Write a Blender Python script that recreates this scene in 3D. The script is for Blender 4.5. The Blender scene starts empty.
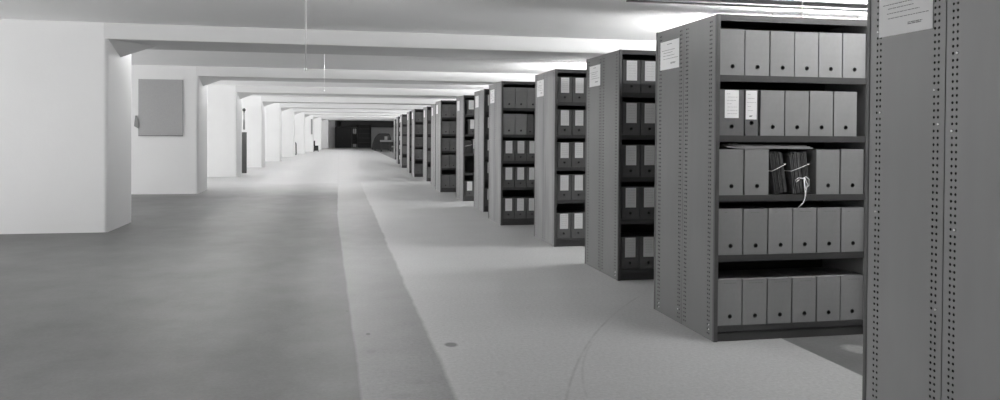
import bpy, bmesh, math, random
from mathutils import Vector, Matrix, noise
random.seed(7)
C = bpy.context.scene.collection
SC = bpy.context.scene
PI = math.pi

# ------------------------------------------------------------------ materials
def new_mat(name):
    m = bpy.data.materials.new(name); m.use_nodes = True
    nt = m.node_tree
    return m, nt, nt.nodes['Principled BSDF']

def N(nt, typ, **kw):
    n = nt.nodes.new(typ)
    for k, v in kw.items():
        if k in ('operation', 'data_type', 'blend_type', 'interpolation_type', 'clamp'):
            setattr(n, k, v)
    return n

def grey(v): return (v, v, v * 0.995, 1)

def math_node(nt, op, a, b=None, c=None):
    n = nt.nodes.new('ShaderNodeMath'); n.operation = op
    for i, x in enumerate((a, b, c)):
        if x is None: continue
        if isinstance(x, (int, float)): n.inputs[i].default_value = x
        else: nt.links.new(x, n.inputs[i])
    return n.outputs[0]

def mixv(nt, fac, a, b):
    n = nt.nodes.new('ShaderNodeMix'); n.data_type = 'FLOAT'
    for i, x in ((0, fac), (2, a), (3, b)):
        if isinstance(x, (int, float)): n.inputs[i].default_value = x
        else: nt.links.new(x, n.inputs[i])
    return n.outputs[0]

def mottled(name, base, var, scale=6.0, rough=0.6, stretch=(1, 1, 1), detail=6.0, bump=0.0, bscale=60, spec=0.5, metal=0.0):
    """Grey painted / card surface with fine mottling in object space."""
    m, nt, b = new_mat(name)
    tc = nt.nodes.new('ShaderNodeTexCoord'); mp = nt.nodes.new('ShaderNodeMapping')
    mp.inputs['Scale'].default_value = stretch
    nt.links.new(tc.outputs['Object'], mp.inputs['Vector'])
    no = nt.nodes.new('ShaderNodeTexNoise'); no.inputs['Scale'].default_value = scale
    no.inputs['Detail'].default_value = detail
    nt.links.new(mp.outputs['Vector'], no.inputs['Vector'])
    v = math_node(nt, 'MULTIPLY_ADD', math_node(nt, 'SUBTRACT', no.outputs['Fac'], 0.5), var * 2, base)
    oi = nt.nodes.new('ShaderNodeObjectInfo')
    v = math_node(nt, 'MULTIPLY', v, math_node(nt, 'MULTIPLY_ADD', oi.outputs['Random'], 0.14, 0.93))
    cb = nt.nodes.new('ShaderNodeCombineColor')
    for i in range(3): nt.links.new(v, cb.inputs[i])
    nt.links.new(cb.outputs[0], b.inputs['Base Color'])
    b.inputs['Roughness'].default_value = rough
    b.inputs['Metallic'].default_value = metal
    b.inputs['Specular IOR Level'].default_value = spec
    if bump:
        n2 = nt.nodes.new('ShaderNodeTexNoise'); n2.inputs['Scale'].default_value = bscale
        n2.inputs['Detail'].default_value = 5
        nt.links.new(tc.outputs['Object'], n2.inputs['Vector'])
        bp = nt.nodes.new('ShaderNodeBump'); bp.inputs['Strength'].default_value = bump
        bp.inputs['Distance'].default_value = 0.004
        nt.links.new(n2.outputs['Fac'], bp.inputs['Height'])
        nt.links.new(bp.outputs['Normal'], b.inputs['Normal'])
    return m

M = {}
M['plaster'] = mottled('white_plaster', 0.78, 0.03, 1.2, 0.75, bump=0.25, bscale=25, spec=0.25)
M['beam'] = mottled('beam_paint', 0.68, 0.02, 0.8, 0.8, bump=0.1, bscale=20, spec=0.2)
M['ceiling'] = mottled('ceiling_paint', 0.92, 0.02, 0.8, 0.8, bump=0.1, bscale=20, spec=0.2)
M['steel'] = mottled('grey_rack_paint', 0.16, 0.022, 5, 0.42, (1, 1, 0.25), spec=0.5)
M['steel_lit'] = mottled('lit_rack_paint', 0.28, 0.03, 5, 0.42, (1, 1, 0.25), spec=0.5)  # rack paint copy with extra light on the nearest rack put into its colour
M['post'] = mottled('dark_post_paint', 0.085, 0.012, 6, 0.45)
M['steel_worn'] = mottled('worn_rack_paint', 0.27, 0.14, 7, 0.38, (1, 1, 0.16), spec=0.5)
M['shelf'] = mottled('dark_shelf_paint', 0.045, 0.01, 6, 0.5)
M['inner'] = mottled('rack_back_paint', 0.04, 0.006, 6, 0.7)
M['card'] = mottled('grey_card', 0.27, 0.02, 30, 0.85, spec=0.2)
M['card_lid'] = mottled('lidded_box_card', 0.24, 0.02, 30, 0.85, spec=0.2)
M['card_dark'] = mottled('dark_card', 0.11, 0.015, 30, 0.8, spec=0.3)
M['card_mid'] = mottled('mid_grey_card', 0.15, 0.02, 30, 0.85, spec=0.2)
M['hole'] = mottled('finger_hole_black', 0.012, 0.002, 30, 0.7)
M['ring'] = mottled('ring_black_metal', 0.045, 0.005, 30, 0.4, metal=0.2)
M['label'] = mottled('paper_label', 0.80, 0.05, 14, 0.85, spec=0.2)
M['paper'] = mottled('white_paper', 0.93, 0.02, 14, 0.85, spec=0.2)
M['ink'] = mottled('faded_ink', 0.22, 0.06, 40, 0.9)
M['pencil'] = mottled('pencil_mark', 0.17, 0.03, 40, 0.9)
M['string'] = mottled('white_string', 0.9, 0.03, 60, 0.9)
M['oldpaper'] = mottled('old_paper_bundle', 0.10, 0.08, 18, 0.95, (6, 6, 1), bump=0.8, bscale=50)
M['folder'] = mottled('worn_folder', 0.33, 0.16, 9, 0.9, (1, 5, 1))
M['board'] = mottled('grey_felt_board', 0.37, 0.035, 45, 0.95, spec=0.1)
M['black'] = mottled('black_paint', 0.026, 0.003, 8, 0.8, spec=0.2)
M['tablegrey'] = mottled('table_grey', 0.14, 0.012, 8, 0.8, spec=0.2)
M['slate'] = mottled('slate_grey_paint', 0.085, 0.012, 8, 0.7, spec=0.3)
M['darkgrey'] = mottled('dark_grey_paint', 0.035, 0.008, 8, 0.7, spec=0.3)
M['midgrey'] = mottled('mid_grey_paint', 0.25, 0.03, 8, 0.6)
M['bolt'] = mottled('zinc_bolt', 0.85, 0.03, 20, 0.35, metal=0.3)
M['housing'] = mottled('lamp_housing_paint', 0.6, 0.02, 8, 0.5)

def tube_mat():
    m, nt, b = new_mat('fluorescent_tube')
    b.inputs['Base Color'].default_value = (0.9, 0.9, 0.9, 1)
    b.inputs['Emission Color'].default_value = (1, 1, 1, 1)
    b.inputs['Emission Strength'].default_value = 160.0
    return m
M['tube'] = tube_mat()

def floor_mat():
    m, nt, b = new_mat('concrete_floor')
    tc = nt.nodes.new('ShaderNodeTexCoord')
    sx = nt.nodes.new('ShaderNodeSeparateXYZ'); nt.links.new(tc.outputs['Object'], sx.inputs[0])
    X, Y = sx.outputs[0], sx.outputs[1]
    def noise_tex(scale, detail, st=(1, 1, 1), rough=0.6):
        mp = nt.nodes.new('ShaderNodeMapping'); mp.inputs['Scale'].default_value = st
        nt.links.new(tc.outputs['Object'], mp.inputs['Vector'])
        n = nt.nodes.new('ShaderNodeTexNoise'); n.inputs['Scale'].default_value = scale
        n.inputs['Detail'].default_value = detail; n.inputs['Roughness'].default_value = rough
        nt.links.new(mp.outputs['Vector'], n.inputs['Vector'])
        return n.outputs['Fac']
    wob = math_node(nt, 'MULTIPLY', math_node(nt, 'SUBTRACT', noise_tex(1.1, 4), 0.5), 0.035)
    wob2 = math_node(nt, 'MULTIPLY', math_node(nt, 'SUBTRACT', noise_tex(0.8, 5), 0.5), 0.10)
    Xw = math_node(nt, 'ADD', X, wob)
    # left edge of the coating drifts a little to the right towards the camera
    Xl = math_node(nt, 'SUBTRACT', Xw, math_node(nt, 'MAXIMUM', math_node(nt, 'MULTIPLY_ADD', Y, -0.0155, 0.19), -0.02))
    def step(v, edge, soft):
        return math_node(nt, 'MULTIPLY_ADD', math_node(nt, 'SUBTRACT', v, edge), 1.0 / soft, 0.5)
    def sat(v):
        n = nt.nodes.new('ShaderNodeClamp'); nt.links.new(v, n.inputs[0]); return n.outputs[0]
    s0 = sat(step(Xl, 0.0, 0.02))
    s1 = sat(step(math_node(nt, 'ADD', X, wob2), 0.62, 0.03))
    s2 = sat(step(X, 3.045, 0.012))
    dark = math_node(nt, 'MULTIPLY_ADD', math_node(nt, 'SUBTRACT', noise_tex(1.1, 9, (1, 0.8, 1), 0.7), 0.5), 0.15, 0.105)
    coat = math_node(nt, 'MULTIPLY_ADD', math_node(nt, 'SUBTRACT', noise_tex(1.0, 8, (1, 1.6, 1), 0.62), 0.5), 0.10, 0.50)
    strip = math_node(nt, 'MULTIPLY_ADD', math_node(nt, 'SUBTRACT', noise_tex(2.4, 8, (1, 1, 1), 0.65), 0.5), 0.11, 0.25)
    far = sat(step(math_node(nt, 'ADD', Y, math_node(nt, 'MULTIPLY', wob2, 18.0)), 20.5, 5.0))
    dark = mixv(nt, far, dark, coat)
    c = mixv(nt, s0, dark, strip)
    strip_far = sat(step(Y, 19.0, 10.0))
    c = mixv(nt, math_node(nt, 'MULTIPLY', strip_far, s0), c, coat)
    c = mixv(nt, s1, c, coat)
    rightdark = math_node(nt, 'MULTIPLY_ADD', math_node(nt, 'SUBTRACT', noise_tex(2.0, 8), 0.5), 0.14, 0.155)
    c = mixv(nt, s2, c, rightdark)
    # fine grain
    c = math_node(nt, 'MULTIPLY', c, math_node(nt, 'MULTIPLY_ADD', noise_tex(40, 6, (1, 1, 1), 0.8), 0.95, 0.525))
    # stains and one pale spot: (x, y, rx, ry, multiplier)
    def ell(cx, cy, rx, ry, soft=0.5):
        dx = math_node(nt, 'DIVIDE', math_node(nt, 'SUBTRACT', X, cx), rx)
        dy = math_node(nt, 'DIVIDE', math_node(nt, 'SUBTRACT', Y, cy), ry)
        d = math_node(nt, 'SQRT', math_node(nt, 'ADD', math_node(nt, 'MULTIPLY', dx, dx), math_node(nt, 'MULTIPLY', dy, dy)))
        d = math_node(nt, 'ADD', d, math_node(nt, 'MULTIPLY', math_node(nt, 'SUBTRACT', noise_tex(14, 3), 0.5), 0.5))
        return sat(math_node(nt, 'MULTIPLY_ADD', math_node(nt, 'SUBTRACT', 1.0, d), 1 / soft, 0.5))
    for cx, cy, rx, ry, mul in ((0.745, 5.17, 0.042, 0.055, 0.33), (0.207, 5.55, 0.016, 0.03, 0.4), (0.21, 5.1, 0.03, 0.045, 0.85),
                                (0.07, 6.3, 0.012, 0.02, 0.5), (0.33, 4.2, 0.06, 0.05, 0.88), (0.95, 4.5, 0.03, 0.04, 0.93),
                                (3.40, 4.57, 0.09, 0.11, 2.2), (0.45, 4.42, 0.03, 0.04, 0.9)):
        e = ell(cx, cy, rx, ry)
        c = math_node(nt, 'MULTIPLY', c, math_node(nt, 'MULTIPLY_ADD', e, mul - 1.0, 1.0))
    # trolley wheel scratches : arcs
    def arc(cx, cy, r, w, ymin, ymax, mul):
        dx = math_node(nt, 'SUBTRACT', X, cx); dy = math_node(nt, 'SUBTRACT', Y, cy)
        d = math_node(nt, 'SQRT', math_node(nt, 'ADD', math_node(nt, 'MULTIPLY', dx, dx), math_node(nt, 'MULTIPLY', dy, dy)))
        a = math_node(nt, 'ABSOLUTE', math_node(nt, 'SUBTRACT', d, r))
        e = sat(math_node(nt, 'SUBTRACT', 1.0, math_node(nt, 'DIVIDE', a, w)))
        e = math_node(nt, 'MULTIPLY', e, sat(step(Y, ymin, 0.4)))
        e = math_node(nt, 'MULTIPLY', e, sat(math_node(nt, 'SUBTRACT', 1.0, step(Y, ymax, 0.5))))
        e = math_node(nt, 'MULTIPLY', e, sat(math_node(nt, 'MULTIPLY_ADD', noise_tex(5, 2), 2.2, -0.4)))
        return math_node(nt, 'MULTIPLY_ADD', e, mul - 1.0, 1.0)
    A1 = circ((2.103, 5.769), (1.646, 4.997), (1.218, 4.035))
    A2 = circ((2.15, 5.70), (1.517, 4.666), (1.33, 4.05))
    c = math_node(nt, 'MULTIPLY', c, arc(*A1, 0.014, 3.6, 6.4, 0.72))
    c = math_node(nt, 'MULTIPLY', c, arc(*A2, 0.012, 3.6, 5.0, 0.78))
    cb = nt.nodes.new('ShaderNodeCombineColor')
    for i in range(3): nt.links.new(c, cb.inputs[i])
    nt.links.new(cb.outputs[0], b.inputs['Base Color'])
    r = math_node(nt, 'MULTIPLY_ADD', noise_tex(2.5, 6), 0.08, 0.42)
    nt.links.new(r, b.inputs['Roughness'])
    b.inputs['Specular IOR Level'].default_value = 0.5
    bp = nt.nodes.new('ShaderNodeBump'); bp.inputs['Strength'].default_value = 0.12; bp.inputs['Distance'].default_value = 0.006
    nt.links.new(noise_tex(12, 6), bp.inputs['Height']); nt.links.new(bp.outputs['Normal'], b.inputs['Normal'])
    return m

def circ(p, q, s):
    ax, ay = p; bx, by = q; cx, cy = s
    d = 2 * (ax * (by - cy) + bx * (cy - ay) + cx * (ay - by))
    ux = ((ax*ax+ay*ay)*(by-cy) + (bx*bx+by*by)*(cy-ay) + (cx*cx+cy*cy)*(ay-by)) / d
    uy = ((ax*ax+ay*ay)*(cx-bx) + (bx*bx+by*by)*(ax-cx) + (cx*cx+cy*cy)*(bx-ax)) / d
    return ux, uy, math.hypot(ax - ux, ay - uy)
M['floor'] = floor_mat()

# ------------------------------------------------------------------ mesh helpers
def add_box(bm, x0, y0, z0, x1, y1, z1, bevel=0.0, mi=0):
    vs = [bm.verts.new((x, y, z)) for x in (x0, x1) for y in (y0, y1) for z in (z0, z1)]
    idx = ((0, 1, 3, 2), (4, 6, 7, 5), (0, 4, 5, 1), (2, 3, 7, 6), (0, 2, 6, 4), (1, 5, 7, 3))
    fs = [bm.faces.new([vs[i] for i in f]) for f in idx]
    for f in fs: f.material_index = mi
    if bevel > 0:
        es = list({e for f in fs for e in f.edges})
        bmesh.ops.bevel(bm, geom=es, offset=bevel, segments=2, affect='EDGES', profile=0.7)
    return vs

def add_tube(bm, pts, r, seg=8, caps=True):
    """Tube swept along points; r a number or list."""
    pts = [Vector(p) for p in pts]
    rings = []
    up = Vector((0.13, 0.31, 0.94))
    for i, p in enumerate(pts):
        t = (pts[min(i + 1, len(pts) - 1)] - pts[max(i - 1, 0)]).normalized()
        a = t.cross(up)
        if a.length < 1e-3: a = t.cross(Vector((1, 0, 0)))
        a.normalize(); b = t.cross(a).normalized()
        rr = r[i] if isinstance(r, (list, tuple)) else r
        rings.append([bm.verts.new(p + a * rr * math.cos(2*PI*k/seg) + b * rr * math.sin(2*PI*k/seg)) for k in range(seg)])
    for i in range(len(rings) - 1):
        for k in range(seg):
            bm.faces.new((rings[i][k], rings[i][(k+1) % seg], rings[i+1][(k+1) % seg], rings[i+1][k]))
    if caps:
        bm.faces.new(rings[0][::-1]); bm.faces.new(rings[-1])

def add_sphere(bm, c, r, u=12, v=8, scale=(1, 1, 1)):
    mt = Matrix.Translation(c) @ Matrix.Diagonal((scale[0], scale[1], scale[2], 1))
    bmesh.ops.create_uvsphere(bm, u_segments=u, v_segments=v, radius=r, matrix=mt)

def mesh_from(name, bm, mat, smooth=False):
    bmesh.ops.recalc_face_normals(bm, faces=bm.faces)
    me = bpy.data.meshes.new(name); bm.to_mesh(me); bm.free()
    for m in (mat if isinstance(mat, (list, tuple)) else [mat]): me.materials.append(M[m])
    if smooth:
        for p in me.polygons: p.use_smooth = True
    return me

def obj(name, me, parent=None, loc=(0, 0, 0), rot=(0, 0, 0)):
    o = bpy.data.objects.new(name, me); C.objects.link(o)
    o.location = loc; o.rotation_euler = rot
    if parent is not None: o.parent = parent
    return o

def merge(bm, bm2, mi):
    vm = {v: bm.verts.new(v.co) for v in bm2.verts}
    for f in bm2.faces:
        nf = bm.faces.new([vm[v] for v in f.verts]); nf.material_index = mi
    bm2.free(); return bm

def part(name, bm, mat, parent, loc=(0, 0, 0), rot=(0, 0, 0), smooth=False):
    return obj(name, mesh_from(name, bm, mat, smooth), parent, loc, rot)

def tag(o, label, cat, group=None):
    o['label'] = label; o['category'] = cat
    if group: o['group'] = group
    return o

def thing(name, label, cat, loc=(0, 0, 0), rot=(0, 0, 0), group=None):
    o = bpy.data.objects.new(name, None); C.objects.link(o); o.location = loc; o.rotation_euler = rot
    o.empty_display_size = 0.1
    return tag(o, label, cat, group)

def struct(name, bm, mat):
    o = obj(name, mesh_from(name, bm, mat)); o['kind'] = 'structure'; return o

def copy_tree(src, loc=None, rot=None):
    r = src.copy(); C.objects.link(r)
    if loc is not None: r.location = loc
    if rot is not None: r.rotation_euler = rot
    for ch in list(src.children):
        c = ch.copy(); C.objects.link(c); c.parent = r
        for g in list(ch.children):
            d = g.copy(); C.objects.link(d); d.parent = c
    return r

# ------------------------------------------------------------------ the room
BAY = 7.2; BY = 11.86; BD = 1.33          # bay length, first visible beam front, beam depth
ZC = 2.96; ZB = 2.73                      # ceiling and beam soffit
XL, XR, YB, YF = -8.0, 17.0, -3.2, 83.0

bm = bmesh.new(); add_box(bm, XL - 0.2, YB - 0.2, -0.15, XR + 0.2, YF + 0.2, 0.0); struct('floor', bm, 'floor')
bm = bmesh.new(); add_box(bm, XL - 0.2, YB - 0.2, ZC, XR + 0.2, YF + 0.2, ZC + 0.2); struct('ceiling', bm, 'ceiling')
bm = bmesh.new(); add_box(bm, XL - 0.2, YB, 0, XL, YF, ZC); struct('wall_left', bm, 'plaster')
bm = bmesh.new(); add_box(bm, XR, YB, 0, XR + 0.2, YF, ZC); struct('wall_right', bm, 'plaster')
bm = bmesh.new(); add_box(bm, XL - 0.2, YF, 0, XR + 0.2, YF + 0.2, ZC); struct('wall_far', bm, 'midgrey')
bm = bmesh.new(); add_box(bm, XL - 0.2, YB - 0.2, 0, XR + 0.2, YB, ZC); struct('wall_back', bm, 'plaster')

# wall piers on the left, each carrying the end of a broad ceiling beam
PIER_X = [-3.2, -3.2, -3.2, -3.22, -3.11, -2.895, -2.63, -2.327, -1.99, -1.5, -1.0]
def pier(y, xr):
    bm = bmesh.new()
    x0 = -5.4; r = 0.05
    n = 5
    prof = [(x0, y)]
    for k in range(n + 1):
        a = -PI/2 + (PI/2) * k / n
        prof.append((xr - r + r * math.cos(a), y + r + r * math.sin(a)))
    for k in range(n + 1):
        a = (PI/2) * k / n
        prof.append((xr - r + r * math.cos(a), y + BD - r + r * math.sin(a)))
    prof.append((x0, y + BD))
    lo = [bm.verts.new((px, py, 0)) for px, py in prof]
    hi = [bm.verts.new((px, py, ZC)) for px, py in prof]
    m_ = len(prof)
    for i in range(m_):
        bm.faces.new((lo[i], lo[(i+1) % m_], hi[(i+1) % m_], hi[i]))
    bm.faces.new(hi); bm.faces.new(lo[::-1])
    o = struct('pillar', bm, 'plaster')
    return o

def beam(y, xr):
    bm = bmesh.new()
    add_box(bm, xr - 0.06, y, ZB, XR, y + BD, ZC, bevel=0.012)
    # corbel: an inverted pyramid under the soffit against the pier
    a = bm.verts.new((xr - 0.01, y + 0.012, ZB + 0.004)); b2 = bm.verts.new((xr - 0.01, y + BD - 0.012, ZB + 0.004))
    c2 = bm.verts.new((xr - 0.01, y + BD * 0.5, ZB - 0.20)); d = bm.verts.new((xr + 0.48, y + BD * 0.6, ZB + 0.004))
    bm.faces.new((a, c2, d)); bm.faces.new((c2, b2, d)); bm.faces.new((a, d, b2)); bm.faces.new((a, b2, c2))
    struct('beam', bm, 'beam')

for k in range(-1, 10):
    y = BY + BAY * k
    xr = PIER_X[k + 1]
    pier(y, xr); beam(y, xr)

# cable trunking on the ceiling of the nearest bay
bm = bmesh.new()
add_box(bm, 0.6, 8.02, ZC - 0.046, 9.0, 8.10, ZC - 0.001)
add_box(bm, 3.2, 8.36, ZC - 0.021, 9.0, 8.40, ZC - 0.001)
t = thing('cable_trunking', 'thin grey trunking running across the ceiling above the nearest shelving racks', 'trunking', (0, 0, 0))
part('trunk_channel', bm, 'midgrey', t)

# ------------------------------------------------------------------ fluorescent lamps: unseen ones hung low at mid bay to brighten the ceiling, and on the
# ceiling of the open corridor close behind every beam
SA, SCOR, SWIN, SAIS = 900.0, 115.0, 8.2, 175.0
M['tube'].node_tree.nodes['Principled BSDF'].inputs['Emission Strength'].default_value = SA
M['tube_corridor'] = M['tube'].copy(); M['tube_corridor'].node_tree.nodes['Principled BSDF'].inputs['Emission Strength'].default_value = SCOR
M['tube_aisle'] = M['tube'].copy(); M['tube_aisle'].node_tree.nodes['Principled BSDF'].inputs['Emission Strength'].default_value = SAIS
def lamp_proto(label, drop, mat, group, wid):
    t = thing('ceiling_lamp', label, 'lamp', (0, 0, 0), group=group)
    zt = -drop + 0.07
    bm = bmesh.new(); add_box(bm, -0.9, -wid, zt - 0.02, 0.9, wid, zt, bevel=0.004)
    for q in (-1, 1): add_box(bm, q*0.87-0.012, -0.012, -drop - 0.015, q*0.87+0.012, 0.012, zt - 0.02)
    part('housing', bm, 'housing', t)
    for q in (-0.6, 0.6):
        bm = bmesh.new(); add_tube(bm, [(q, 0, zt - 0.005), (q, 0, -0.001)], 0.006, 6); part('hanging_rod', bm, 'housing', t)
    bm = bmesh.new(); add_tube(bm, [(-0.86, 0, -drop), (0.86, 0, -drop)], 0.019, 10); part('tube', bm, mat, t, smooth=True)
    return t
p1 = p2 = None
for k in range(-1, 10):
    for x in ((5.9, 8.4, 11.0) if 0 <= k < 3 else (8.0, 11.5) if 3 <= k < 8 else ()):
        loc = (x, {-1: 1.7, 0: 8.84, 1: 15.68, 2: 22.7, 3: 30.6, 4: 39.6, 5: 46.0}.get(k, 8.9 + BAY * k), ZC)
        if p1 is None: p1 = lamp_proto('unseen fluorescent lamp hung low by the racks to brighten the ceiling', 0.84, 'tube', 'unseen low fluorescent lamps by the racks', 0.022); p1.location = loc
        else: copy_tree(p1, loc)
    for x in ((-2.6, 0.2) if k >= 0 else ()):
        loc = (x, 8.0 if k == 0 else BY - BAY + BD + 0.55 + BAY * k, ZC)
        if p2 is None: p2 = lamp_proto('fluorescent lamp on the ceiling close behind a beam', 0.13, 'tube_corridor', 'fluorescent lamps behind the beams', 0.02); p2.location = loc
        else: copy_tree(p2, loc)

p3 = lamp_proto('fluorescent lamp over the nearest aisle, left one', 0.15, 'tube_aisle', None, 0.03); p3.location = (3.8, 3.8, ZC)
p4 = copy_tree(p3, (6.0, 3.8, ZC)); p4['label'] = 'fluorescent lamp over the nearest aisle, right one'

# daylight windows in the left wall, one between every two piers (out of sight behind the piers)
mw, nt, b = new_mat('frosted_daylight_glass')
b.inputs['Base Color'].default_value = (0.8, 0.8, 0.8, 1); b.inputs['Roughness'].default_value = 0.3
b.inputs['Emission Color'].default_value = (1, 1, 1, 1); b.inputs['Emission Strength'].default_value = SWIN
M['daylight'] = mw
for k in range(-1, 9):
    yc = BY - BAY + BD + (BAY - BD) / 2 + BAY * k
    bm = bmesh.new(); add_box(bm, XL + 0.001, yc - 1.9, 0.65, XL + 0.02, yc + 1.9, 2.15)
    g = struct('window_%d' % (k + 2), bm, 'daylight')
    bm = bmesh.new()
    for z in (0.61, 2.15): add_box(bm, XL + 0.001, yc - 1.95, z, XL + 0.06, yc + 1.95, z + 0.05)
    for q in (-1.95, -0.95, -0.025, 0.9, 1.9): add_box(bm, XL + 0.001, yc + q, 0.66, XL + 0.06, yc + q + 0.05, 2.15)
    part('window_frame', bm, 'housing', g)

# ------------------------------------------------------------------ pull cords
def cord(x, y, ztop, zbot, label, r=0.006):
    t = thing('pull_cord', label, 'pull cord', (x, y, ztop))
    bm = bmesh.new()
    add_tube(bm, [(0, 0, 0), (0.003, 0, (zbot - ztop) * 0.5), (0, 0, zbot - ztop + 0.03)], r, 6)
    part('cord', bm, 'string', t, smooth=True)
    bm = bmesh.new()
    add_sphere(bm, (0, 0, zbot - ztop + 0.012), 0.014, scale=(1, 1, 1.25)); part('knob', bm, 'string', t, smooth=True)
    bm = bmesh.new()
    bmesh.ops.create_cone(bm, segments=16, radius1=0.03, radius2=0.035, depth=0.05, cap_ends=True, matrix=Matrix.Translation((0, 0, -0.005)))
    part('switch', bm, 'housing', t, smooth=False)
cord(-0.312, 7.60, ZC, 2.01, 'white pull cord with a round knob hanging over the open corridor')
cord(4.20, 6.50, ZC, 2.05, 'white pull cord hanging above the top of the second rack')
cord(-0.27, 14.75, ZC, 2.20, 'faint white pull cord further back beyond the first beam', r=0.0035)

# ------------------------------------------------------------------ notice board on the second pier
t = thing('notice_board', 'grey square felt board fixed on the white pier', 'board', (-4.005, 19.057, 1.99))
bm = bmesh.new(); add_box(bm, -0.478, -0.03, -0.63, 0.478, 0, 0.645, bevel=0.006); part('board_panel', bm, 'board', t)
bm = bmesh.new(); add_box(bm, -0.478, -0.042, -0.655, 0.478, 0, -0.632, bevel=0.004); part('ledge', bm, 'midgrey', t)
t = thing('wall_bracket', 'small grey bracket at the lower left corner of the board', 'bracket', (-4.51, 19.058, 1.66))
bm = bmesh.new()
vs = [(-0.035, 0.14), (0.0, 0.14), (0.04, -0.02), (0.04, -0.16), (-0.06, -0.10)]
fr = [bm.verts.new((x, -0.05, z)) for x, z in vs]; bk = [bm.verts.new((x, 0, z)) for x, z in vs]
bm.faces.new(fr); bm.faces.new(bk[::-1])
for i in range(5): bm.faces.new((fr[i], bk[i], bk[(i+1) % 5], fr[(i+1) % 5]))
part('bracket_plate', bm, 'midgrey', t)

# ------------------------------------------------------------------ shelving racks
HD = 0.515            # depth of one half
RH = 2.25             # rack height
BW = 1.15             # bay width
LEV = [1.835, 1.42, 1.008, 0.594, 0.105]

def perforated_panel(inner_first):
    """A steel end panel in the YZ plane at x=0, y 0..HD, with two pairs of hole columns.
    inner_first: the edge at y=0 is the one that meets the other half."""
    bm = bmesh.new()
    pitch = 0.0305; cw = 0.024; hr = 0.0064; rows = 72
    z0 = 0.027
    a, b = (0.026, HD - 0.113), (0.0, 0.0)
    cols_y = [0.026, 0.050, HD - 0.112, HD - 0.088] if inner_first else [0.064, 0.088, HD - 0.074, HD - 0.050]
    ys = sorted(cols_y)                       # left edge of every hole cell
    th = 0.004
    cuts = [0.0]
    cells = []
    for y in ys:
        if y - cuts[-1] > 1e-4:
            cells.append((cuts[-1], y, False))
        cells.append((y, y + cw, True)); cuts.append(y + cw)
    cells.append((cuts[-1], HD, False))
    def quad(p): bm.faces.new([bm.verts.new(q) for q in p])
    for (ya, yb, holes) in cells:
        if not holes:
            quad([(0, ya, 0), (0, yb, 0), (0, yb, RH), (0, ya, RH)])
            continue
        quad([(0, ya, 0), (0, yb, 0), (0, yb, z0), (0, ya, z0)])
        zt = z0 + rows * pitch
        quad([(0, ya, zt), (0, yb, zt), (0, yb, RH), (0, ya, RH)])
        for i in range(rows):
            zc = z0 + (i + 0.5) * pitch; yc = (ya + yb) / 2
            zb, ztp = z0 + i * pitch, z0 + (i + 1) * pitch
            outer = [(yb, zc), (yb, ztp), (yc, ztp), (ya, ztp), (ya, zc), (ya, zb), (yc, zb), (yb, zb)]
            ov = [bm.verts.new((0, p[0], p[1])) for p in outer]
            iv = [bm.verts.new((0, yc + hr * math.cos(PI * j / 4), zc + hr * math.sin(PI * j / 4))) for j in range(8)]
            dv = [bm.verts.new((th, v.co.y, v.co.z)) for v in iv]
            for j in range(8):
                k2 = (j + 1) % 8
                bm.faces.new((ov[j], ov[k2], iv[k2], iv[j]))
                bm.faces.new((iv[j], iv[k2], dv[k2], dv[j])).material_index = 1
    bmesh.ops.remove_doubles(bm, verts=bm.verts, dist=1e-5)
    # inner sheet and edges so that the panel is a closed 22 mm box
    T = 0.022
    quad([(T, 0, 0), (T, HD, 0), (T, HD, RH), (T, 0, RH)])
    S = T - 0.006
    quad([(S, 0.004, 0.004), (S, HD - 0.004, 0.004), (S, HD - 0.004, RH - 0.004), (S, 0.004, RH - 0.004)]); bm.faces.ensure_lookup_table(); bm.faces[-1].material_index = 1
    quad([(0, 0, 0), (T, 0, 0), (T, 0, RH), (0, 0, RH)])
    quad([(0, HD, 0), (T, HD, 0), (T, HD, RH), (0, HD, RH)])
    quad([(0, 0, RH), (T, 0, RH), (T, HD, RH), (0, HD, RH)])
    quad([(0, 0, 0), (T, 0, 0), (T, HD, 0), (0, HD, 0)])
    return bm

NB = 3
RL = BW * NB + 0.022 * (NB - 1)          # clear length of a rack
def make_rack(mat='steel'):
    """Double sided rack. Origin: near front left corner of the end panel, on the floor; x to the right, y away."""
    root = thing('shelving_rack', 'x', 'shelving rack', (0, 0, 0))
    g = 0.006
    p1 = obj('end_panel', PANEL_NEAR[mat], root, (0, 0, 0))
    p2 = obj('end_panel', PANEL_FAR[mat], root, (0, HD + g, 0))
    for p in (p1, p2): pass
    # plain panels between the bays and at the far right end
    for b in range(1, NB + 1):
        nm = 'end_panel' if b == NB else 'bay_divider'
        for y in (0, HD + g):
            obj(nm, PLAIN_END[mat], root, (b * (BW + 0.022), y, 0))
    # rounded corner posts at the outer edges
    for x in (-0.004, NB * (BW + 0.022) - 0.004):
        obj('corner_post', POST[mat], root, (x, -0.002, 0)); obj('corner_post', POST[mat], root, (x, 2*HD + g - 0.024, 0))
    for b in range(NB):
        x0 = 0.022 + b * (BW + 0.022)
        obj('back_panel', BACK, root, (x0, HD - 0.006, 0)); obj('back_panel', BACK, root, (x0, HD + g, 0))
        for side in (0, 1):
            rot = (0, 0, 0) if side == 0 else (0, 0, PI)
            px = x0 if side == 0 else x0 + BW
            py = 0.004 if side == 0 else 2*HD + g - 0.004
            for z in LEV[:-1]:
                obj('shelf', SHELF, root, (px, py, z), rot)
            obj('base_shelf', BASE_SHELF, root, (px, py, LEV[-1]), rot)
            obj('top_cover', TOP, root, (px, py, RH), rot)
    return root

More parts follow.
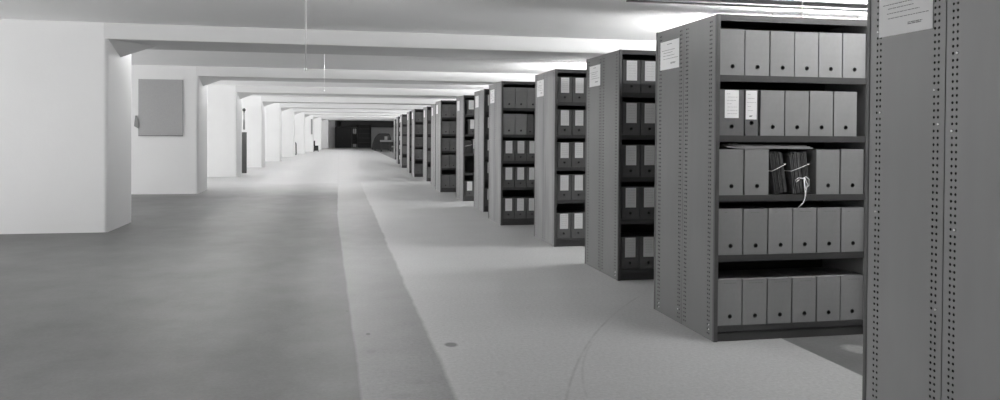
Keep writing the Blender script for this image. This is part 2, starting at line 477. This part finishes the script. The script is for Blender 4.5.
def mk_post(mat):
    bm = bmesh.new(); add_box(bm, 0, 0, 0, 0.030, 0.026, RH + 0.004, bevel=0.006)
    return mesh_from('corner_post', bm, 'post')
def mk_plain(mat):
    bm = bmesh.new(); add_box(bm, 0, 0.0, 0, 0.022, HD, RH, bevel=0.002); return mesh_from('plain_end_panel', bm, mat)
PANEL_NEAR, PANEL_FAR, POST, PLAIN_END = {}, {}, {}, {}
for mt in ('steel', 'steel_lit', 'steel_worn'):
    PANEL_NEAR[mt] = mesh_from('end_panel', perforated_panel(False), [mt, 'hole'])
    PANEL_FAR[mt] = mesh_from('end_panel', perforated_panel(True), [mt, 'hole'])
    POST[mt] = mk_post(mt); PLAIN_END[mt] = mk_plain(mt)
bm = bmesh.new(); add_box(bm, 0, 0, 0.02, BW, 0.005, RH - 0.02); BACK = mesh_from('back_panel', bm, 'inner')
def shelf_bm(lip, plinth=False):
    bm = bmesh.new()
    D = HD - 0.012
    add_box(bm, 0, 0.002, -0.004, BW, D, 0)                       # tray, top at z=0
    add_box(bm, 0, 0, -lip, BW, 0.003, 0.002, bevel=0.001)        # front lip
    add_box(bm, 0, 0.003, -lip, BW, 0.018, -lip + 0.002)          # return of the lip
    add_box(bm, 0, D - 0.003, -lip, BW, D, 0)
    if plinth:
        add_box(bm, 0, 0.022, -0.105, BW, 0.026, -lip + 0.01)
        add_box(bm, 0, 0.008, -0.105, BW, 0.012, -lip - 0.006)
    return bm
SHELF = mesh_from('shelf', shelf_bm(0.042), 'shelf')
BASE_SHELF = mesh_from('base_shelf', shelf_bm(0.036, True), 'shelf')
bm = shelf_bm(0.042); TOP = mesh_from('top_cover', bm, 'shelf')

ORD = ['first', 'second', 'third', 'fourth', 'fifth', 'sixth', 'seventh', 'eighth', 'ninth', 'tenth', 'eleventh', 'twelfth', 'thirteenth', 'fourteenth', 'fifteenth']
ROWN = ['top', 'second', 'middle', 'fourth', 'bottom']

# ------------------------------------------------------------------ boxes
BXW, BXH, BXD = 0.1815, 0.318, 0.36
def box_body(w, h, d, hx, hz, hr, lid=0.0):
    """File box, origin at front bottom left corner, front at y=0, with a real finger hole."""
    bm = bmesh.new()
    nseg = 16
    outer = []
    for j in range(nseg):                                         # rectangle points at the same angles
        a = 2 * PI * j / nseg
        ca, sa = math.cos(a), math.sin(a)
        tx = ((w - hx) / ca) if ca > 1e-6 else ((-hx) / ca if ca < -1e-6 else 1e9)
        tz = ((h - hz) / sa) if sa > 1e-6 else ((-hz) / sa if sa < -1e-6 else 1e9)
        tt = min(tx, tz)
        outer.append(Vector((hx + ca * tt, 0, hz + sa * tt)))
    corners = [Vector((w, 0, h)), Vector((0, 0, h)), Vector((0, 0, 0)), Vector((w, 0, 0))]
    ring = [(math.atan2(p.z - hz, p.x - hx) % (2*PI), p) for p in outer]
    cs = [(math.atan2(p.z - hz, p.x - hx) % (2*PI), p) for p in corners]
    ov = [bm.verts.new(p) for _, p in ring]
    iv = [bm.verts.new((hx + hr * math.cos(2*PI*j/nseg), 0, hz + hr * math.sin(2*PI*j/nseg))) for j in range(nseg)]
    dv = [bm.verts.new((v.co.x, 0.003, v.co.z)) for v in iv]
    for j in range(nseg):
        k2 = (j + 1) % nseg
        a0, a1 = ring[j][0], ring[k2][0] if k2 else 2 * PI
        mid = [bm.verts.new(p) for ang, p in cs if a0 + 1e-5 < ang < a1 - 1e-5]
        bm.faces.new([ov[j]] + mid + [ov[k2], iv[k2], iv[j]])
        bm.faces.new((iv[j], iv[k2], dv[k2], dv[j]))
    def quad(p): bm.faces.new([bm.verts.new(q) for q in p])
    quad([(0, 0, 0), (0, d, 0), (0, d, h), (0, 0, h)]); quad([(w, 0, 0), (w, d, 0), (w, d, h), (w, 0, h)])
    quad([(0, d, 0), (w, d, 0), (w, d, h), (0, d, h)])
    quad([(0, 0, 0), (w, 0, 0), (w, d, 0), (0, d, 0)]); quad([(0, 0, h), (w, 0, h), (w, d, h), (0, d, h)])
    bmesh.ops.remove_doubles(bm, verts=bm.verts, dist=1e-5)
    if lid:
        add_box(bm, -0.0015, -0.006, h - lid, w + 0.0015, d + 0.002, h + 0.003, bevel=0.001)
    return bm
def hole_bm(hx, hz, hr):
    bm = bmesh.new()
    n = 16
    a = [bm.verts.new((hx + hr * math.cos(2*PI*j/n), 0.002, hz + hr * math.sin(2*PI*j/n))) for j in range(n)]
    b = [bm.verts.new((v.co.x, 0.02, v.co.z)) for v in a]
    for j in range(n): bm.faces.new((a[j], a[(j+1) % n], b[(j+1) % n], b[j]))
    bm.faces.new(b)
    return bm
def ring_bm(hx, hz, hr, w=0.004):
    bm = bmesh.new(); n = 20
    prof = [(hr - 0.001, 0.002), (hr, -0.002), (hr + w * 0.5, -0.003), (hr + w, -0.0005)]
    rings = [[bm.verts.new((hx + r * math.cos(2*PI*j/n), y, hz + r * math.sin(2*PI*j/n))) for j in range(n)] for r, y in prof]
    for i in range(3):
        for j in range(n): bm.faces.new((rings[i][j], rings[i][(j+1) % n], rings[i+1][(j+1) % n], rings[i+1][j]))
    return bm
def label_bm(x0, z0, x1, z1):
    bm = bmesh.new(); add_box(bm, x0, -0.0018, z0, x1, -0.0004, z1); return bm
def scribble_bm(x0, z0, x1, z1, rows, y=-0.003, dens=0.6, th=0.0022, seed=1):
    """Rows of word like dashes (writing too small in the photo to read)."""
    rnd = random.Random(seed); bm = bmesh.new()
    for r in range(rows):
        z = z1 - (z1 - z0) * (r + 0.5) / rows
        x = x0 + rnd.uniform(0, 0.15) * (x1 - x0)
        while x < x1 - 0.008:
            l = min(rnd.uniform(0.008, 0.024), x1 - x)
            add_box(bm, x, y, z - th/2, x + l, y + 0.0012, z + th/2)
            x += l + rnd.uniform(0.003, 0.006)
            if rnd.random() > dens + 0.3: break
    return bm

def proto(kind):
    w, h, d = BXW, BXH, BXD
    if kind == 'plain': mats, hx, hz, hr, lid = 'card', w/2 + 0.003, 0.062, 0.0125, 0
    if kind == 'mid': mats, hx, hz, hr, lid = 'card_mid', w/2 + 0.003, 0.062, 0.0125, 0
    if kind == 'lidded': mats, hx, hz, hr, lid = 'card_lid', w/2, 0.062, 0.0125, 0.115
    if kind == 'binder': mats, hx, hz, hr, lid = 'card_dark', w/2, 0.062, 0.013, 0
    if kind == 'widebinder': mats, hx, hz, hr, lid = 'card_mid', w/2, 0.062, 0.013, 0
    if kind == 'slim': w = 0.098; mats, hx, hz, hr, lid = 'card_dark', w/2, 0.05, 0.0125, 0
    if kind == 'narrow': w = 0.098; mats, hx, hz, hr, lid = 'card_mid', w/2, 0.088, 0.013, 0
    o = obj('box_file' if kind in ('plain', 'mid', 'lidded') else 'label_binder', mesh_from(kind, box_body(w, h, d, hx, hz, hr, lid), mats))
    part('finger_hole', hole_bm(hx, hz, hr), 'hole', o)
    part('finger_ring', ring_bm(hx, hz, hr, 0.003), 'ring', o)
    if kind == 'binder':
        l = part('spine_label', merge(label_bm(0.038, 0.118, 0.146, 0.312), scribble_bm(0.048, 0.15, 0.138, 0.30, 6, seed=3, th=0.0015), 1), ['label', 'label_ink'], o); l['label'] = 'pale paper spine label'
    if kind == 'widebinder':
        l = part('spine_label', merge(label_bm(0.038, 0.121, 0.142, 0.314), scribble_bm(0.05, 0.14, 0.132, 0.30, 7, seed=4), 1), ['paper', 'label_ink'], o); l['label'] = 'white paper spine label'
    if kind == 'narrow':
        l = part('spine_label', merge(merge(label_bm(0.005, 0.112, 0.088, 0.312), scribble_bm(0.012, 0.16, 0.08, 0.30, 5, seed=5), 1), scribble_bm(0.03, 0.13, 0.055, 0.14, 2, seed=6, th=0.004), 2), ['paper', 'label_ink', 'pencil'], o); l['label'] = 'white paper spine label'
    if kind in ('plain', 'mid'):
        pass
    return o
M['label_ink'] = mottled('label_ink', 0.40, 0.05, 40, 0.9)
WID = {'plain': BXW, 'mid': BXW, 'lidded': BXW, 'binder': BXW, 'widebinder': BXW, 'narrow': 0.098, 'slim': 0.098}
LOOK = {'plain': 'plain light grey box file', 'mid': 'plain grey box file', 'lidded': 'lidded grey box file', 'binder': 'dark binder with pale label',
        'widebinder': 'grey binder with white label', 'narrow': 'narrow binder with white label', 'slim': 'slim dark grey binder'}
CAT = {'plain': 'box file', 'mid': 'box file', 'lidded': 'box file', 'binder': 'binder', 'widebinder': 'binder', 'narrow': 'binder', 'slim': 'binder'}
PROTO = {}
FRONT = 0.018
def place_box(kind, rack, x, row, nth, rx, ry, dz=0.0, dy=0.0, lean=0.0, pencil=False):
    if kind in PROTO: o = copy_tree(PROTO[kind])
    else: o = PROTO[kind] = proto(kind)
    o.location = (rx + 0.022 + x, ry + FRONT + dy, LEV[row] + 0.001)
    o.rotation_euler = (0, lean, random.uniform(-0.004, 0.004))
    s = 1 + random.uniform(-0.006, 0.006); o.scale = (1, 1, s)
    pos = ORD[nth] + ' from left' if nth else 'leftmost'
    tag(o, '%s, %s on the %s shelf of the %s rack' % (LOOK[kind], pos, ROWN[row], ORD[rack]), CAT[kind],
        'box files and binders on the %s rack' % ORD[rack])
    if pencil:
        part('pencil_note', scribble_bm(0.045, 0.288, 0.15, 0.297, 1, y=-0.0014, seed=rack*50 + row*10 + nth, th=0.003), 'pencil', o)
    return o

RACKS = [  # x, near front y, material
    (2.60, 2.420, 'steel_lit'), (2.527, 4.905, 'steel'), (2.668, 7.160, 'steel'), (2.677, 9.478, 'steel_worn'), (2.481, 11.854, 'steel_worn'),
    (2.60, 13.98, 'steel_worn'), (2.59, 16.30, 'steel_worn'), (2.44, 18.90, 'steel_worn'), (2.566, 21.00, 'steel_worn'), (2.59, 23.30, 'steel_worn'),
    (2.454, 25.80, 'steel_worn'), (2.51, 28.30, 'steel_worn'), (2.595, 32.80, 'steel_worn'), (2.74, 37.0, 'steel_worn'), (3.09, 44.0, 'steel_worn')]
P, Bd, L, D, W, Nw, S_ = 'plain', 'binder', 'lidded', 'mid', 'widebinder', 'narrow', 'slim'
FILL = {
    1: [[P]*6, [W, Nw, P, P, P, P], None, [P]*6, [P]*6],
    2: [[Bd]*3]*5,
    3: [[Bd]*3]*5,
    4: [[L]*3, [L, L, S_, S_], [Bd]*3, [Bd]*3, [Bd]*3],
    5: [[Bd]*2]*5,
    6: None,
    7: [[D]*3, [D]*2, [D]*3, [D]*2, [D]*2],
    9: [[D]*2]*5,
    10: [[D]*2, [D]*3, [D]*2, [D]*3, [D]*2],
    11: [[D]]*5, 12: [[D]*3]*5, 13: [[Bd]*2]*5, 14: [[D]]*5}

def make_notice(x, y, rack):
    """Notice taped to the end panel, facing -x; y is the far edge of the panel."""
    t = thing('notice_sheet', 'white printed notice on the end panel of the %s rack' % ORD[rack], 'notice', (x - 0.0015, y - (0.435 if rack < 2 else 0.462), 1.904 if rack == 0 else 1.938), group='notices on the rack ends')
    w, h = 0.352, 0.222
    bm = bmesh.new()
    add_box(bm, -0.0022, 0, 0, -0.0010, w, h)
    if rack <= 4:
        rnd = random.Random(11)
        pbm = bm; bm = bmesh.new()
        # s runs from the left edge of the sheet as read (far side, y = w) to the right (y = 0)
        for s0, s1, z, th in ((0.38, 0.62, 0.196, 0.0045), (0.08, 0.78, 0.150, 0.0028), (0.18, 0.66, 0.130, 0.0028), (0.16, 0.77, 0.107, 0.0028), (0.18, 0.93, 0.083, 0.0028), (0.56, 0.82, 0.049, 0.004), (0.56, 0.80, 0.042, 0.004)):
            s = s0
            while s < s1:
                l = min(rnd.uniform(0.025, 0.075), s1 - s)
                add_box(bm, -0.0030, w * (1 - s - l), z - th/2, -0.0021, w * (1 - s), z + th/2)
                s += l + 0.012
        bm = merge(pbm, bm, 1)
    part('paper', bm, ['paper', 'ink'], t)
    return t

RK = {}
for i, (rx, ry, mt) in enumerate(RACKS):
    r = make_rack(mt) if mt not in RK else copy_tree(RK[mt])
    RK.setdefault(mt, r)
    r.location = (rx, ry, 0)
    r['group'] = 'double sided shelving racks along the corridor'
    r['label'] = ('grey perforated steel shelving rack, nearest to the camera at the right edge' if i == 0 else
                  'grey perforated steel shelving rack full of files, %s from the camera' % ORD[i])
    make_notice(rx, ry + 2 * HD, i)
    rows = FILL.get(i)
    if rows:
        for row, kinds in enumerate(rows):
            if not kinds: continue
            x = 0.012 if i not in (2, 3) else 0.018
            for n, kd in enumerate(kinds):
                place_box(kd, i, x, row, n, rx, ry, dy=random.uniform(0, 0.005), pencil=(i == 1 and row >= 3))
                x += WID[kd] + random.uniform(0.008, 0.0105) + (0.012 if (i == 1 and row == 1 and n == 1) else 0)
# rack bolts (children, added after the copies were made)
bm = bmesh.new(); bmesh.ops.create_cone(bm, segments=8, radius1=0.0052, radius2=0.004, depth=0.005, cap_ends=True, matrix=Matrix.Rotation(PI/2, 4, 'Y'))
BOLT = mesh_from('bolt', bm, 'bolt')
racks = [o for o in C.objects if o.type == 'EMPTY' and o.name.startswith('shelving_rack')]
racks.sort(key=lambda o: o.location.y)
def hz(i): return 0.027 + (i + 0.5) * 0.0305
for ri, lst in ((0, [(HD+0.003+0.038, 47), (HD+0.003+0.062, 52), (HD-0.062, 32), (HD-0.038, 46), (HD-0.062, 57), (2*HD+0.003-0.1, 49), (2*HD+0.003-0.076, 62), (2*HD+0.003-0.076, 33), (HD+0.003+0.038, 20)]),
                (1, [(0.076, 1), (0.076, 2), (2*HD+0.003-0.1, 0), (2*HD+0.003-0.1, 1), (HD+0.003+0.062, 2)]),
                (2, [(0.076, 0), (0.076, 1)])):
    for y, i in lst: obj('bolt', BOLT, racks[ri], (-0.002, y, hz(i)))

# ---- middle shelf of the second rack: boxes, tied bundles, leaning folders
rx, ry, _ = RACKS[1]
place_box('plain', 1, 0.012, 2, 0, rx, ry); place_box('plain', 1, 0.206, 2, 1, rx, ry)
place_box('plain', 1, 0.765, 2, 2, rx, ry, dy=0.008); place_box('plain', 1, 0.957, 2, 3, rx, ry, dy=0.004)
def bundle(label, x, y, z, w, h, d, lean, seed, group):
    """A bundle of ragged papers standing upright, tied with string. The sheets are one worn mass."""
    rnd = random.Random(seed)
    root = thing('paper_bundle', label, 'paper bundle', (x, y, z), (0, lean, 0), group)
    bm = bmesh.new()
    n = 15; t = w / n
    for i in range(n):
        dy = rnd.uniform(0, 0.02); hh = h - rnd.uniform(0, 0.022)
        add_box(bm, i * t + rnd.uniform(0, 0.002), dy, 0.0, (i + 1) * t - 0.0015, d - rnd.uniform(0, 0.02), hh)
    part('papers', bm, 'oldpaper', root)
    bm = bmesh.new()
    zt = h * 0.62
    e = 0.004
    add_tube(bm, [(-e, d*0.8, zt-0.02), (-e, -e, zt - 0.02), (w * 0.4, -e - 0.002, zt - 0.008), (w + e, -e, zt + 0.012), (w + e, d*0.8, zt+0.012)], 0.0028, 6)
    part('string_tie', bm, 'string', root, smooth=True)
    return root
b1 = bundle('dark ragged paper bundle tied with white string, left of two on the middle shelf', rx + 0.022 + 0.448, ry + 0.03, LEV[2] + 0.003, 0.105, 0.300, 0.30, -0.16, 3, 'tied paper bundles on the second rack')
b2 = bundle('dark ragged paper bundle with a white string bow, right of two on middle shelf', rx + 0.022 + 0.588, ry + 0.024, LEV[2] + 0.003, 0.135, 0.298, 0.30, -0.125, 8, 'tied paper bundles on the second rack')
bm = bmesh.new()
def loc2(pts): return pts
add_tube(bm, [(0.05, -0.006, 0.098), (0.02, -0.014, 0.085), (0.012, -0.018, 0.10), (0.04, -0.016, 0.112), (0.075, -0.012, 0.104), (0.10, -0.013, 0.112), (0.118, -0.02, 0.09), (0.112, -0.02, 0.05), (0.088, -0.015, 0.03), (0.085, -0.012, 0.07), (0.088, -0.012, 0.108)], 0.0032, 6)
add_tube(bm, [(0.085, -0.01, 0.105), (0.07, -0.03, 0.0), (0.052, -0.048, -0.03), (0.035, -0.05, -0.062), (-0.005, -0.048, -0.088)], 0.0034, 6)
add_tube(bm, [(0.092, -0.01, 0.105), (0.10, -0.02, 0.06), (0.075, -0.03, 0.005), (0.065, -0.04, -0.02)], 0.003, 6)
part('string_bow', bm, 'string', b2, smooth=True)

# folder leaning on the box right of the bundles, and the loose folders lying along the top
t = thing('loose_folders', 'sheaf of worn folders lying across box tops under the second shelf', 'folders', (rx + 0.022 + 0.07, ry + 0.02, LEV[2] + BXH + 0.004))
rnd = random.Random(5)
for k in range(3):
    bm = bmesh.new()
    nx = 14; L_ = 0.66 - 0.05 * k
    zz = 0.001 + k * 0.0095
    top, bot = [], []
    for i in range(nx + 1):
        x = 0.03 * k + L_ * i / nx
        curl = 0.014 * max(0, 1 - i / 3.0) ** 2 * (1 if k else 0.7)
        wv = 0.0007 * math.sin(i * 1.7 + k)
        y0 = 0.003 * rnd.random() + 0.006 * k
        bot.append((bm.verts.new((x, y0, zz + curl + abs(wv))), bm.verts.new((x, 0.24, zz + curl + abs(wv)))))
        top.append((bm.verts.new((x, y0, zz + curl + abs(wv) + 0.0075)), bm.verts.new((x, 0.24, zz + curl + abs(wv) + 0.0075))))
    for i in range(nx):
        bm.faces.new((top[i][0], top[i+1][0], top[i+1][1], top[i][1])); bm.faces.new((bot[i][0], bot[i][1], bot[i+1][1], bot[i+1][0]))
        bm.faces.new((bot[i][0], bot[i+1][0], top[i+1][0], top[i][0])); bm.faces.new((bot[i][1], top[i][1], top[i+1][1], bot[i+1][1]))
    bm.faces.new((bot[0][0], top[0][0], top[0][1], bot[0][1])); bm.faces.new((bot[nx][0], bot[nx][1], top[nx][1], top[nx][0]))
    part('folder', bm, 'folder', t)

# ---- the seventh rack is nearly empty
rx, ry, _ = RACKS[6]
place_box('binder', 6, 0.05, 0, 0, rx, ry); place_box('binder', 6, 0.085, 1, 0, rx, ry); place_box('binder', 6, 0.025, 4, 0, rx, ry)
b3 = bundle('ragged bundle of papers on the middle shelf of the seventh rack', rx + 0.04, ry + 0.03, LEV[2] + 0.003, 0.15, 0.29, 0.30, 0.0, 21, None)
place_box('narrow', 6, 0.19, 2, 1, rx, ry)

# ------------------------------------------------------------------ left side odds and ends
# dark slim locker with a standpipe, tucked in behind the third pier
t = thing('fire_hydrant_pipe', 'dark upright pipe with round valve behind the third white pier', 'pipe', (-3.29, 28.75, 0))
bm = bmesh.new(); add_box(bm, -0.16, -0.06, 0, 0.09, 0.06, 1.45, bevel=0.012); part('casing', bm, 'slate', t)
bm = bmesh.new(); add_tube(bm, [(0, 0, 1.54), (0, 0, 2.2)], 0.035, 10); part('pipe', bm, 'midgrey', t, smooth=True)
bm = bmesh.new(); add_sphere(bm, (0, 0, 2.24), 0.06); part('valve', bm, 'black', t, smooth=True)

# bent tube rail beyond the sixth pier
t = thing('hand_trolley', 'small grey bent tube trolley standing against the white piers', 'trolley', (-2.86, 53.4, 0))
bm = bmesh.new()
for s in (-0.16, 0.16):
    add_tube(bm, [(-0.14, s, 0.72), (-0.10, s, 0.80), (0.0, s, 0.82), (0.06, s, 0.76), (0.07, s, 0.0)], 0.03, 8)
add_tube(bm, [(-0.14, -0.16, 0.72), (-0.14, 0.16, 0.72)], 0.03, 8)
add_tube(bm, [(0.07, -0.16, 0.35), (0.07, 0.16, 0.35)], 0.025, 8)
part('tube_frame', bm, 'darkgrey', t, smooth=True)
bm = bmesh.new(); add_box(bm, -0.18, -0.17, 0.012, 0.08, 0.17, 0.03, bevel=0.005); part('toe_plate', bm, 'darkgrey', t)

# dark chair side-on at the end of the piers
t = thing('chair', 'black chair standing side-on by the last white piers', 'chair', (-1.76, 62.6, 0)); t.scale = (0.82, 1, 1)
bm = bmesh.new(); add_box(bm, -0.2, -0.2, 0.40, 0.22, 0.2, 0.48, bevel=0.02); part('seat', bm, 'black', t)
bm = bmesh.new(); add_box(bm, -0.22, -0.2, 0.44, -0.09, 0.2, 0.86, bevel=0.03); part('backrest', bm, 'black', t)
for sx in (-0.17, 0.18):
    for sy in (-0.17, 0.17):
        bm = bmesh.new(); add_tube(bm, [(sx, sy, 0.41), (sx * 1.12, sy, 0)], 0.035, 8); part('leg', bm, 'black', t, smooth=True)
bm = bmesh.new(); add_box(bm, -0.18, -0.15, 0.08, 0.19, 0.15, 0.40, bevel=0.02); part('under_seat_panel', bm, 'black', t)
# narrow grey panel on the pier above it
t = thing('wall_panel', 'narrow grey upright panel hung on a far white pier', 'panel', (-2.05, 62.26, 0))
bm = bmesh.new(); add_box(bm, -0.10, -0.03, 1.36, 0.03, 0, 2.55, bevel=0.004); part('panel_board', bm, 'midgrey', t)

# ------------------------------------------------------------------ the far end
def cabinet(label, x0, x1, y, h, d=0.6, doors=2, name='storage_cabinet'):
    t = thing(name, label, 'cabinet', ((x0 + x1) / 2, y, 0)); w = x1 - x0
    bm = bmesh.new(); add_box(bm, -w/2, 0, 0, w/2, d, h, bevel=0.01); part('carcass', bm, 'black', t)
    for k in range(doors):
        a = -w/2 + w * k / doors + 0.015; b = -w/2 + w * (k + 1) / doors - 0.015
        bm = bmesh.new(); add_box(bm, a, -0.025, 0.08, b, 0.0, h - 0.04, bevel=0.006); dd = part('door', bm, 'black', t)
        bm = bmesh.new(); add_box(bm, b - 0.06, -0.05, h*0.45, b - 0.03, -0.024, h*0.55); part('door_handle', bm, 'darkgrey', dd)
    return t
cabinet('black steel cabinet with two doors, leftmost against the far end', -0.39, 1.25, 79.6, 2.08)
def open_rack(label, x0, x1, y, h, n, d=0.6):
    t = thing('storage_rack', label, 'rack', ((x0 + x1) / 2, y, 0)); w = x1 - x0
    for s in (-1, 1):
        bm = bmesh.new(); add_box(bm, s*(w/2 - 0.03) - 0.03, 0, 0, s*(w/2 - 0.03) + 0.03, d, h); part('side_panel', bm, 'black', t)
    for k in range(n):
        bm = bmesh.new(); z = 0.06 + (h - 0.1) * k / (n - 1); add_box(bm, -w/2 + 0.06, 0, z - 0.03, w/2 - 0.06, d, z + 0.03); part('shelf', bm, 'darkgrey', t)
    bm = bmesh.new(); add_box(bm, -w/2 + 0.06, d - 0.02, 0, w/2 - 0.06, d, h); part('back_panel', bm, 'black', t)
    return t
open_rack('black open rack between the dark cabinets at the far end', 1.29, 1.80, 79.6, 2.08, 4)
open_rack('tall black rack of shelves at the far end right of the cabinets', 1.84, 3.20, 79.6, 2.45, 6)
t = thing('carton', 'grey carton standing on the upper shelf at the far end', 'carton', (1.545, 79.62, 1.443))
bm = bmesh.new(); add_box(bm, -0.16, 0, 0, 0.16, 0.4, 0.50, bevel=0.01); part('carton_body', bm, 'midgrey', t)
bm = bmesh.new(); add_box(bm, -0.03, -0.004, 0.1, 0.03, 0.39, 0.504); part('tape', bm, 'darkgrey', t)
t = thing('paper_stack', 'pale stack of paper low down in the far black rack', 'paper stack', (1.545, 79.62, 0.092))
bm = bmesh.new()
for k in range(5): add_box(bm, -0.17 + 0.008*(k % 2), 0.0, 0.001 + k*0.06, 0.17 - 0.006*(k % 3), 0.35, 0.056 + k*0.06)
part('sheets', bm, 'midgrey', t)
# dark slab painting in the shade of the unlit recess over the far opening and grey back wall panel to the right
bm = bmesh.new(); add_box(bm, 0.2, 81.0, 2.12, 6.4, 81.3, ZC); o = struct('trim_1', bm, 'darkgrey')
bm = bmesh.new(); add_box(bm, 6.4, 81.0, 0, XR, 81.3, ZC); struct('trim_2', bm, 'plaster')
bm = bmesh.new(); add_box(bm, XL, 81.0, 0, -0.4, 81.3, ZC); struct('trim_3', bm, 'plaster')
# table with a few things near the end of the racks
t = thing('work_table', 'pale topped table standing near the far end of the corridor', 'table', (4.05, 64.0, 0))
bm = bmesh.new(); add_box(bm, -0.75, -0.4, 0.78, 0.9, 0.4, 0.93, bevel=0.01); tp = part('tabletop', bm, 'tablegrey', t)
for sx in (-0.66, 0.05, 0.8):
    bm = bmesh.new(); add_box(bm, sx - 0.06, -0.36, 0, sx + 0.06, -0.24, 0.79); part('leg', bm, 'black', t)
bm = bmesh.new(); add_box(bm, -0.7, 0.3, 0.45, 0.85, 0.34, 0.79); part('modesty_panel', bm, 'black', t)
t = thing('small_carton', 'small pale carton standing on the far table', 'carton', (3.75, 63.9, 0.931))
bm = bmesh.new(); add_box(bm, -0.12, -0.1, 0, 0.12, 0.1, 0.3, bevel=0.01); part('carton_body', bm, 'card_mid', t)
bm = bmesh.new(); add_box(bm, -0.02, -0.103, 0.05, 0.02, 0.1, 0.303); part('tape', bm, 'midgrey', t)
t = thing('covered_trolley', 'dark covered load standing behind the far table', 'trolley', (3.75, 68.0, 0))
bm = bmesh.new()
vs = [(-0.95, 0.06), (-0.9, 0.6), (-0.72, 1.1), (-0.4, 1.46), (0.2, 1.5), (0.55, 1.45), (0.7, 0.9), (0.72, 0.06)]
f = [bm.verts.new((x, -0.35, z)) for x, z in vs]; b = [bm.verts.new((x, 0.35, z)) for x, z in vs]
bm.faces.new(f); bm.faces.new(b[::-1])
for i in range(len(vs)): bm.faces.new((f[i], b[i], b[(i+1) % len(vs)], f[(i+1) % len(vs)]))
bmesh.ops.bevel(bm, geom=list(bm.edges), offset=0.05, segments=2, affect='EDGES')
part('cover', bm, 'black', t)
for sx in (-0.7, 0.5):
    bm = bmesh.new(); add_tube(bm, [(sx, -0.25, 0.06), (sx, 0.25, 0.06)], 0.06, 10); part('wheel', bm, 'darkgrey', t, smooth=True)

# ------------------------------------------------------------------ world, camera, colour
w = bpy.data.worlds.new('world'); SC.world = w; w.use_nodes = True
w.node_tree.nodes['Background'].inputs[0].default_value = (0.5, 0.5, 0.5, 1)
w.node_tree.nodes['Background'].inputs[1].default_value = 0.05

F_PX, TH, ROLL, CYP, PIT, CAMH = 776.725, math.radians(11.71665), 0.006701, 145.077, math.radians(-0.75212), 1.41495
cam = bpy.data.cameras.new('camera'); co = bpy.data.objects.new('camera', cam); C.objects.link(co); SC.camera = co
cam.sensor_fit = 'HORIZONTAL'; cam.sensor_width = 36.0
cam.lens = F_PX / 1000.0 * 36.0
cam.shift_x = 0.0
cam.shift_y = (CYP - 200.0) / 1000.0
cam.clip_end = 300; cam.clip_start = 0.05
right = Vector((math.cos(TH), -math.sin(TH), 0)); fwd = Vector((math.sin(TH), math.cos(TH), 0)); up = Vector((0, 0, 1))
f2 = fwd * math.cos(PIT) + up * math.sin(PIT); u2 = -fwd * math.sin(PIT) + up * math.cos(PIT)
# image axes: world appears turned clockwise by ROLL
cr = right * math.cos(ROLL) + u2 * math.sin(ROLL)
cu = -right * math.sin(ROLL) + u2 * math.cos(ROLL)
R3 = Matrix((cr, cu, -f2)).transposed()
co.matrix_world = Matrix.Translation((0, 0, CAMH)) @ R3.to_4x4()

SC.view_settings.view_transform = 'Standard'; SC.view_settings.look = 'None'
SC.view_settings.exposure = 0.0; SC.view_settings.gamma = 1.0; SC.view_settings.use_curve_mapping = False
cy = SC.cycles
cy.use_denoising = True
cy.max_bounces = 10; cy.diffuse_bounces = 6; cy.glossy_bounces = 4
cy.sample_clamp_indirect = 4.0
cy.caustics_reflective = False; cy.caustics_refractive = False
